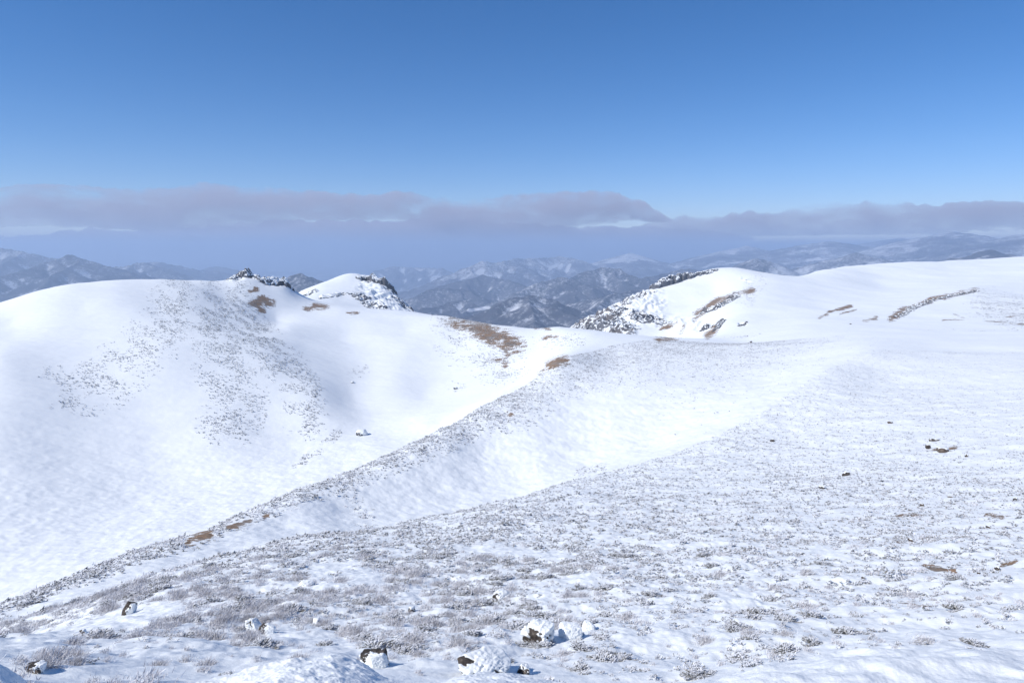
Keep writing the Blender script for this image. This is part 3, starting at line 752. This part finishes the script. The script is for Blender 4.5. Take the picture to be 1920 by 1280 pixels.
crag('rocky_cliff', 'small stack of dark rock above the lowest reddish earth patch', [(1342, 618, 5), (1350, 608, 6), (1354, 600, 4)], 4.5, 1.9, 480, 900, M_CRAG, 83, .7, cat='cliff')
crag('rocky_cliff', 'dark rock cluster low on the snow left of the small rock stack', [(1317, 618, 5), (1331, 614, 5)], 3.5, 1.7, 480, 900, M_CRAG, 84, .6, cat='cliff')
crag('rocky_cliff', 'isolated dark rocks on clean snow right of the small rock stack', [(1388, 611, 4), (1396, 609, 5)], 3.0, 1.5, 480, 900, M_CRAG, 85, .55, cat='cliff')
crag('rocky_cliff', 'long slanting line of dark rocks breaking the snow under the plateau', [(1680, 596, 3), (1710, 578, 5), (1745, 564, 4), (1790, 554, 5), (1830, 546, 4)], 5, 2.0, 600, 1300, M_CRAG, 86, .42, .6, cat='cliff')

# ------------------------------------------------------------------ wind-bent scrub
def tuft(n, seed, kind):
    """triangles of one low bush, unit width, bent to the lee (right); returns (n,3,3) and rime per triangle"""
    g = np.random.default_rng(seed)
    if kind == 'pine':
        sub = max(3, n // 14); cx = g.normal(0, .30, (sub, 2)) * [1.15, .9]
        ci = g.integers(0, sub, n)
        base = np.c_[cx[ci] + g.normal(0, .07, (n, 2)), np.zeros(n)]
        hgt = .34 * np.exp(-(cx[ci] ** 2).sum(1) / .22)
        base[:, 2] = hgt * g.uniform(.15, 1.0, n) ** .7
        d = np.array([.62, .10, .30]) + g.normal(0, .42, (n, 3))
        ln = g.uniform(.10, .25, n) * (60 / max(n, 24)) ** .25; wd = g.uniform(.018, .042, n) * (140 / n) ** .5
        up = base[:, 2] / .34
        rime = (g.random(n) < .48 + .40 * up ** 2).astype(float) * g.uniform(.7, 1, n)
        d[:, 2] = np.where(rime > .3, np.abs(d[:, 2]) * .5, d[:, 2])
    else:
        base = np.c_[g.normal(0, .26, (n, 2)), g.uniform(0, .06, n)]
        d = np.array([.38, .05, .75]) + g.normal(0, .33, (n, 3)); d[:, 2] = np.abs(d[:, 2])
        ln = g.uniform(.12, .34, n); wd = g.uniform(.010, .024, n) * (140 / n) ** .5
        base[:, 2] += g.uniform(0, .12, n)
        rime = np.where(g.random(n) < .62, g.uniform(.5, 1, n), g.uniform(0, .4, n))
    d /= np.linalg.norm(d, axis=1, keepdims=True)
    s = np.cross(d, g.normal(size=(n, 3))); s /= np.linalg.norm(s, axis=1, keepdims=True)
    if kind == 'pine':                        # rimed sprays lie flat like little shelves
        flat = np.cross(d, [0, 0, 1.0]); flat /= np.linalg.norm(flat, axis=1, keepdims=True)
        s = np.where(rime[:, None] > .3, flat, s); wd = np.where(rime > .3, wd * 1.7, wd)
    a = base - s * wd[:, None]; b = base + s * wd[:, None]; c = base + d * ln[:, None]
    T = np.stack([a, b, c], 1)
    T[..., 2] -= .04
    return T, rime

def scrub_material(name, dark, light):
    m, nt, out = mat(name); n = N(nt)
    co = n('TexCoord').outputs['Object']
    rm = n.attr('rime')
    c = n.mix(n.ramp(n.noise(co, .7, 3, .6), .38, .62), dark, light)
    c = n.mix(rm, c, (.80, .82, .87))
    p = n('BsdfDiffuse'); nt.links.new(c, p.inputs[0]); nt.links.new(p.outputs[0], out.inputs[0])
    return m
M_PINE = scrub_material('dwarf_pine_needles', (.12, .123, .112), (.25, .24, .22))
M_HEATH = scrub_material('heath_twigs', (.35, .32, .315), (.48, .455, .465))

CLEAR = [([(-20, 1222), (110, 1192), (250, 1162), (330, 1140)], 24, 1, 10, 90, 1.4), ([(600, 1068), (700, 1082), (770, 1110)], 36, 1.6, 10, 110, 1.2), ([(840, 1025), (1060, 1042)], 26, 2, 10, 110, 1.1),
         ([(500, 1196), (640, 1200)], 24, 2, 10, 60, 1.1), ([(1130, 1010), (1250, 1022)], 26, 2.2, 10, 110, .8), ([(1540, 1035), (1580, 1040)], 30, 2, 10, 100, 1.0), ([(1880, 1100), (1920, 1110)], 40, 2, 10, 100, 1.0), ([(1290, 1230), (1240, 1170)], 26, 1.4, 8, 60, .9),
         ([(380, 1232), (420, 1205)], 26, 1.6, 8, 60, .9), ([(1680, 1180), (1920, 1200)], 50, 1.6, 8, 60, .8)]
DENSE = [([(0, 1190), (140, 1142), (300, 1095)], 17, 1.2, 30, 110, 1.6), ([(640, 1010), (720, 1060), (820, 1075)], 26, 1.2, 20, 130, 1.4), ([(780, 1060), (860, 1010), (1000, 960)], 30, 1.2, 30, 160, 1.3), ([(600, 1130), (720, 1110), (800, 1070)], 26, 1.4, 20, 120, 1.5),
         ([(1480, 900), (1700, 900), (1900, 930)], 60, 1.6, 40, 170, .9), ([(1684, 1018), (1722, 1022)], 13, 1.8, 30, 90, 1.6), ([(1738, 1008), (1790, 1012), (1872, 1000)], 14, 2.0, 30, 90, 1.6), ([(1735, 1060), (1800, 1066)], 13, 1.8, 30, 90, 1.6), ([(1860, 1050), (1910, 1056)], 14, 1.8, 30, 90, 1.4)]
HILL = [([(330, 570), (300, 625), (240, 680), (170, 735)], 62, 1, 300, 680, .55), ([(400, 585), (420, 680), (450, 750), (430, 800)], 66, 1, 300, 680, .8), ([(490, 650), (540, 700), (572, 745), (570, 785)], 46, 1, 300, 680, .9),
        ([(430, 585), (510, 660), (580, 730)], 30, 1, 300, 680, 1.3), ([(445, 550), (480, 610), (510, 650)], 32, 1, 400, 700, .8), ([(90, 700), (200, 720), (110, 760)], 22, 1, 300, 600, .6), ([(420, 815), (405, 835)], 16, 1, 280, 500, .7),
        ([(860, 640), (900, 670), (950, 690)], 55, 1.2, 380, 700, .45), ([(555, 872), (600, 843), (632, 812)], 10, 1, 200, 420, 1.0), ([(1020, 640), (1080, 640)], 26, 1.5, 380, 640, .3), ([(540, 680), (560, 672)], 16, 1.2, 300, 640, .4),
        ([(850, 725), (862, 722)], 14, 1, 250, 640, .5), ([(660, 700), (680, 692)], 14, 1, 300, 640, .4), ([(1240, 640), (1270, 645)], 24, 1.6, 380, 600, .8), ([(1400, 560), (1420, 530)], 26, 1.2, 600, 1200, .25),
        ([(1850, 570), (1920, 590)], 50, 1.4, 600, 1300, .35), ([(1380, 650), (1600, 640), (1900, 640)], 40, 1.6, 380, 700, .16), ([(840, 600), (960, 655)], 40, 1.3, 400, 700, .5)]
yB = lambda x: np.interp(x, [p[0] for p in B], [p[1] for p in B])
Ca = sorted(C + [(1140, 668, 410), (1280, 645, 470)], key=lambda p: p[0])
yC = lambda x: np.interp(x, [p[0] for p in Ca], [p[1] for p in Ca])
rBc = curve_r(B + [(1547, 705, 280), (1633, 664, 340), (2100, 640, 420)], 1.03)
rCc = curve_r(C + [(1140, 668, 400), (1280, 645, 470), (2100, 640, 520)], 1.02)

def scatter(n, r0, r1, a0=R(-41), a1=R(41)):
    a = rng.uniform(a0, a1, n); r = np.sqrt(rng.uniform(r0 * r0, r1 * r1, n))
    x, y, z = r * np.sin(a), r * np.cos(a), zat(a, r)
    px, py = to_px(x, y, z)
    return a, r, x, y, z, px, py
PLANT = []      # x, y, z, scale, heath?, dist
# near slope
a, r, x, y, z, px, py = scatter(720000, 8.5, 470)
cl = fbm(x / 7 + 3, y / 9, 3); cl2 = fbm(x / 1.9, y / 2.2, 2)
inB = (r < rBc(a)); d = np.where(inB, .60 + .85 * cl + .6 * cl2, 0)
d = d - mask(px, py, r, CLEAR) + mask(px, py, r, DENSE)
d = np.where(inB, d, 0)
right = sstep(1250, 1900, px) * sstep(900, 700, py)
d = d * (1 - .15 * right) * np.interp(r, [10, 60, 140, 460], [1.6, 1.05, .9, .75]) * np.where(px < 420, sstep(8.5, 10.5, r), sstep(11, 15, r))
d = d * (1 - .8 * sstep(1300, 1700, px) * sstep(18, 11, r))
wC = np.interp(px, [0, 300, 640, 900, 1050, 1200, 1500], [26, 28, 34, 60, 88, 70, 60]); q = (py - yC(px)) / wC
inC = (r > rBc(a) * 1.1) & (r < rCc(a)) & (px < 1620)
bm_ = mask(px, py, r, BARE)
dC = np.where(inC & (bm_ < .25), np.clip(1.15 - q, 0, 1) * (.75 + 1.0 * cl) * np.interp(px, [0, 900, 1150, 1500], [1.9, 1.5, .6, .35]) * sstep(1620, 1350, px), 0) + np.where((r > rBc(a) * 1.05) & (r < rCc(a)), 1.2 * mask(px, py, r, [([(640, 905), (690, 975)], 26, 1, 100, 260, .25), ([(1085, 885), (1128, 876)], 14, 1.6, 130, 300, .5)]), 0)
d = np.maximum(d, dC)
keep = rng.random(len(a)) < np.clip(d, 0, 1) * np.interp(r, [10, 40, 100, 200], [1.0, .9, .62, .6])
dR = np.where((r > rBc(a)) & (px > 1180) & (py > 600), .30 * (.7 + cl + .8 * cl2) * sstep(1180, 1400, px), 0) * np.where(np.abs(py - np.interp(px, [1200, 1440, 1620], [850, 730, 665])) < 45, .12, 1)
keep |= rng.random(len(a)) < np.clip(dR, 0, 1) * .5
keep &= (px > -60) & (px < 1980)
sc = np.clip(np.exp(rng.normal(-.80, .45, len(a))), .15, 1.2) * np.interp(px, [0, 1000, 1900], [1.12, .9, .62]) * (1 - .35 * right) * np.where(inC, 1.35, 1)
sc *= np.interp(r, [10, 30, 60], [.5, .8, 1.0])
heath = rng.random(len(a)) < np.where(inC, .25, np.clip(.75 - (px - 400) / 1300, .12, .75) * sstep(1000, 1120, py) + .1)
for i in np.nonzero(keep)[0]: PLANT.append((x[i], y[i], z[i], sc[i], heath[i], r[i]))
# hill beyond the valley
a, r, x, y, z, px, py = scatter(700000, 230, 1250)
d = mask(px, py, r, HILL) * np.clip(.50 + 1.7 * fbm((x * .8 + y * .6) / 10, (y * .8 - x * .6) / 26, 3), 0, 2)
d = np.where(r > rCc(a) * 1.08, d, 0)
keep = rng.random(len(a)) < np.clip(d * 2.2, 0, 1) * .9
for i in np.nonzero(keep)[0]: PLANT.append((x[i], y[i], z[i], rng.uniform(.5, 1.7), False, r[i]))
PLANT = np.array(PLANT, float)
tick('plants %d' % len(PLANT))

# the 300 that show largest stand as single bushes, the rest is one ground cover
ppx, ppy = to_px(PLANT[:, 0], PLANT[:, 1], PLANT[:, 2])
size_px = PLANT[:, 3] / (PLANT[:, 5] + 6) * ((ppx > 5) & (ppx < 1915) & (ppy < 1272))
order = np.argsort(-size_px)
big = order[:300]; rest = order[300:]
protos = {}
for hk in (0, 1):
    for v in range(5):
        T, rime = tuft(640 if not hk else 520, 900 + 10 * hk + v, 'heath' if hk else 'pine')
        nm = 'heath_bush' if hk else 'dwarf_pine'
        nT = len(T); stem = T[:, 0] * .35 * [1, 1, 0] - [0, 0, .05]
        Vp = np.r_[T.reshape(-1, 3), [[0, 0, -.06]]]
        Fp = np.r_[np.arange(nT * 3).reshape(-1, 3), np.c_[np.full(nT, nT * 3), np.arange(nT) * 3, np.arange(nT) * 3 + 1]]
        rime3 = np.r_[np.repeat(rime, 3), 0]
        me_o = mesh_obj(nm, Vp, Fp, M_HEATH if hk else M_PINE, attrs={'rime': rime3}, smooth=False)
        protos[hk, v] = me_o
first = set()
for i in big:
    xx, yy, zz, s_, hk, r_ = PLANT[i]; hk = int(hk); v = int(rng.integers(0, 5))
    p0 = protos[hk, v]
    if (hk, v) in first:
        o = p0.copy(); COL.objects.link(o)
    else:
        o = p0; first.add((hk, v))
    o.location = (xx, yy, zz); o.rotation_euler = (0, 0, rng.uniform(-.7, .7)); o.scale = (s_, s_, s_ * rng.uniform(.8, 1.2))
    zone = 'lower left' if ppx[i] < 640 else 'bottom middle' if ppx[i] < 1280 else 'lower right'
    if hk: thing(o, 'rime coated brown heath bush low on the snowy near slope, %s' % zone, 'bush', 'rimed heath bushes at the %s' % zone)
    else: thing(o, 'wind bent dwarf pine tuft half buried in snow on the near slope, %s' % zone, 'shrub', 'dwarf pine tufts at the %s' % zone)
for k, o in protos.items():
    if k not in first: bpy.data.objects.remove(o)

def cover(name, rows, kind, material):
    Vs, Rm = [], []
    g = np.random.default_rng(5)
    lod = [(32, 150), (60, 90), (110, 48), (260, 24), (9999, 16)]
    bank = {n_: [tuft(n_, 50 + 7 * v, kind) for v in range(10)] for _, n_ in lod}
    for xx, yy, zz, s_, hk, r_ in rows:
        n_ = next(n_ for lim, n_ in lod if r_ < lim)
        T, rm = bank[n_][g.integers(0, 10)]
        a = g.uniform(-.7, .7); c, sn = math.cos(a), math.sin(a)
        Q = T * [s_, s_, s_ * g.uniform(.75, 1.25)]
        Q = np.stack([Q[..., 0] * c - Q[..., 1] * sn + xx, Q[..., 0] * sn + Q[..., 1] * c + yy, Q[..., 2] + zz], -1)
        Vs.append(Q.reshape(-1, 3)); Rm.append(np.repeat(rm, 3))
    V = np.concatenate(Vs); print(name, len(V) // 3)
    mesh_obj(name, V, np.arange(len(V)).reshape(-1, 3), material, attrs={'rime': np.concatenate(Rm)}, smooth=False, kind='stuff')
rs_ = PLANT[rest]
cover('dwarf_pine_scrub', rs_[rs_[:, 4] < .5], 'pine', M_PINE)
cover('heath_scrub', rs_[rs_[:, 4] > .5], 'heath', M_HEATH)

# ------------------------------------------------------------------ cloud banks
def cloud_material():
    m, nt, out = mat('cloud'); n = N(nt)
    co = n('TexCoord').outputs['Object']
    mp = n('Mapping', Vector=co); mp.inputs['Scale'].default_value = (1, 1, 2.6)
    a = n.noise(mp.outputs[0], .00028, 3, .55); b = n.noise(mp.outputs[0], .0011, 5, .62)
    d = n.ramp(n.math('ADD', n.math('MULTIPLY', a, .6), n.math('MULTIPLY', b, .4)), .435, .585)
    v = n('VolumePrincipled', Density=n.math('MULTIPLY', d, 6.5e-4), Anisotropy=.0)
    v.inputs['Color'].default_value = (.70, .675, .735, 1)
    nt.links.new(v.outputs[0], out.inputs['Volume'])
    return m
M_CLOUD = cloud_material()
CLOUD_BASE = float(max(FZ.max(), 3) + 45)
print('CLOUD_BASE', CLOUD_BASE)
def cloud(label, dist, depth, top, bot, seed):
    """a long lens of cloud: top and underside edges as surveyed, round in section"""
    x0, x1 = top[0][0], top[-1][0]
    nx, nk = 260, 20
    xs = np.linspace(x0, x1, nx)
    yt = np.interp(xs, *np.array(top).T); yb = np.interp(xs, *np.array(bot).T)
    wob = np.array([fbm(xs / 70 + seed, xs * 0 + seed, 4), fbm(xs / 60 + seed + 9, xs * 0 - seed, 4)])
    yt = yt - 4 - 10 * wob[0] - 6 * fbm(xs / 26 + seed, xs * 0 + 3 * seed, 3); yb = yb + 2 + 8 * wob[1] + 4 * fbm(xs / 24 - seed, xs * 0 + seed, 3)
    V = []
    for i, xx in enumerate(xs):
        e = max(.02, math.sqrt(max(0, 1 - (abs(2 * i / (nx - 1) - 1)) ** 6)))
        pt, pb = place(xx, yt[i], dist), place(xx, yb[i], dist)
        c = (pt + pb) / 2; hz = max((pt[2] - pb[2]) / 2, 40) * e
        fw = np.array([c[0], c[1], 0]); fw /= np.linalg.norm(fw)
        for k in range(nk):
            th = 2 * math.pi * k / nk
            V.append(c + fw * (depth * e * math.cos(th)) + np.array([0, 0, hz * math.sin(th)]))
    Fq = [(i * nk + k, i * nk + (k + 1) % nk, (i + 1) * nk + (k + 1) % nk, (i + 1) * nk + k) for i in range(nx - 1) for k in range(nk)]
    V = np.array(V); V[:, 2] = np.maximum(V[:, 2], CLOUD_BASE)      # a flat base above the haze
    c0 = V[:nk].mean(0); c1 = V[-nk:].mean(0)
    V = np.r_[V, [c0, c1]]; n0 = nx * nk
    Fq += [(n0, (k + 1) % nk, k, n0) for k in range(nk)] + [(n0 + 1, (nx - 1) * nk + k, (nx - 1) * nk + (k + 1) % nk, n0 + 1) for k in range(nk)]
    import bmesh
    bm = bmesh.new(); bv = [bm.verts.new(v) for v in V]
    o0 = V.mean(0)
    for f in Fq: bm.faces.new([bv[j] for j in dict.fromkeys(f)])
    bmesh.ops.recalc_face_normals(bm, faces=bm.faces)
    bmesh.ops.translate(bm, verts=bm.verts, vec=-Vector(o0))
    me = bpy.data.meshes.new('cloud_bank'); bm.to_mesh(me); bm.free(); me.materials.append(M_CLOUD)
    o = bpy.data.objects.new('cloud_bank', me); COL.objects.link(o); o.location = o0
    tick('cloud %.0f %.0f' % (V[:, 2].min(), V[:, 2].max()))
    return thing(o, label, 'cloud', 'cloud banks along the horizon')
cloud('long mauve grey cloud bank rising highest at the left of the horizon', 24000, 3600, [(-260, 362), (0, 358), (90, 350), (200, 360), (270, 362), (400, 350), (520, 362), (640, 370), (700, 372), (780, 362), (860, 372), (900, 380)],
      [(-260, 424), (100, 424), (300, 432), (520, 432), (560, 413), (740, 413), (780, 426), (900, 426)], 1.)
cloud('rounded mauve cloud bank in the middle, right of the long high one', 27000, 3600, [(770, 396), (850, 380), (930, 376), (1000, 366), (1120, 364), (1200, 380), (1240, 400), (1262, 412)],
      [(770, 434), (900, 440), (1040, 436), (1110, 420), (1200, 415), (1262, 420)], 2.)
cloud('low grey cloud sheet under the high bank, dipping towards the dark left mountains', 41000, 14000, [(-260, 446), (60, 448), (130, 438), (300, 438), (420, 428), (520, 424), (760, 422), (900, 424), (1040, 430), (1130, 432), (1300, 432), (1420, 436)],
      [(-260, 461), (1420, 461)], 3.)
cloud('ragged grey cloud bank at the right, resting over the wooded mountain', 23000, 3400, [(1200, 418), (1270, 408), (1330, 412), (1400, 400), (1450, 404), (1520, 388), (1640, 385), (1760, 390), (1850, 382), (1960, 386), (2150, 380)],
      [(1200, 440), (1300, 444), (1500, 446), (1700, 440), (1900, 430), (2150, 430)], 4.)
SC.cycles.volume_step_rate = .35; SC.cycles.volume_max_steps = 256

# ------------------------------------------------------------------ light, sky, haze, camera
SUN_EL, SUN_AZ = R(41), R(-115)                 # azimuth from the line of sight, negative = left
sd = np.array([math.cos(SUN_EL) * math.sin(SUN_AZ), math.cos(SUN_EL) * math.cos(SUN_AZ), math.sin(SUN_EL)])
sun = bpy.data.lights.new('sun', 'SUN'); sun.energy = 4.7; sun.angle = R(.53); sun.color = (1, .955, .89)
so = bpy.data.objects.new('sun', sun); COL.objects.link(so)
from mathutils import Vector
so.rotation_euler = Vector(-sd).to_track_quat('-Z', 'Y').to_euler()
so.location = (-60, 0, 80)
W = bpy.data.worlds.new('World'); SC.world = W; W.use_nodes = True
wn = W.node_tree; wn.nodes.clear()
sky = wn.nodes.new('ShaderNodeTexSky'); sky.sky_type = 'NISHITA'; sky.sun_disc = False
sky.sun_elevation = SUN_EL; sky.sun_rotation = SUN_AZ; sky.altitude = 1700; sky.air_density = 1.0; sky.dust_density = 0.0; sky.ozone_density = 5.0
bg = wn.nodes.new('ShaderNodeBackground'); bg.inputs[1].default_value = .122
wo = wn.nodes.new('ShaderNodeOutputWorld'); hs = wn.nodes.new('ShaderNodeHueSaturation'); hs.inputs['Saturation'].default_value = 1.26
tint = wn.nodes.new('ShaderNodeMix'); tint.data_type = 'RGBA'; tint.blend_type = 'MULTIPLY'; tint.inputs[0].default_value = 1; tint.inputs[7].default_value = (1.06, .915, .985, 1)
wn.links.new(sky.outputs[0], hs.inputs['Color']); wn.links.new(hs.outputs[0], tint.inputs[6]); wn.links.new(tint.outputs[2], bg.inputs[0]); wn.links.new(bg.outputs[0], wo.inputs[0])

def box(name, lo, hi, material, kind=None):
    v = [(x, y, z) for x in (lo[0], hi[0]) for y in (lo[1], hi[1]) for z in (lo[2], hi[2])]
    f = [(0, 1, 3, 2), (4, 6, 7, 5), (0, 4, 5, 1), (2, 3, 7, 6), (0, 2, 6, 4), (1, 5, 7, 3)]
    return mesh_obj(name, v, f, material, smooth=False, kind=kind)
m, nt, out = mat('haze'); n = N(nt)
pv = n('VolumePrincipled', Density=8.4e-5, Anisotropy=.1); pv.inputs['Color'].default_value = (.575, .745, 1.0, 1)
nt.links.new(pv.outputs[0], out.inputs['Volume'])
ztop = float(max(FZ.max(), 3) + 25)
box('haze', (-98000, -60, float(FZ.min()) - 5), (98000, 112000, ztop), m, 'stuff')

cam = bpy.data.cameras.new('camera'); co_ = bpy.data.objects.new('camera', cam); COL.objects.link(co_)
cam.sensor_width = 36; cam.lens = 24; cam.clip_start = .1; cam.clip_end = 400000
co_.location = (0, 0, 0); co_.rotation_euler = (R(90) - PITCH, 0, 0)
SC.camera = co_
SC.view_settings.view_transform = 'Standard'; SC.view_settings.look = 'None'; SC.view_settings.exposure = -.02; SC.view_settings.gamma = 1
SC.cycles.volume_bounces = 2; SC.cycles.max_bounces = 5; SC.cycles.diffuse_bounces = 3; SC.cycles.use_denoising = True
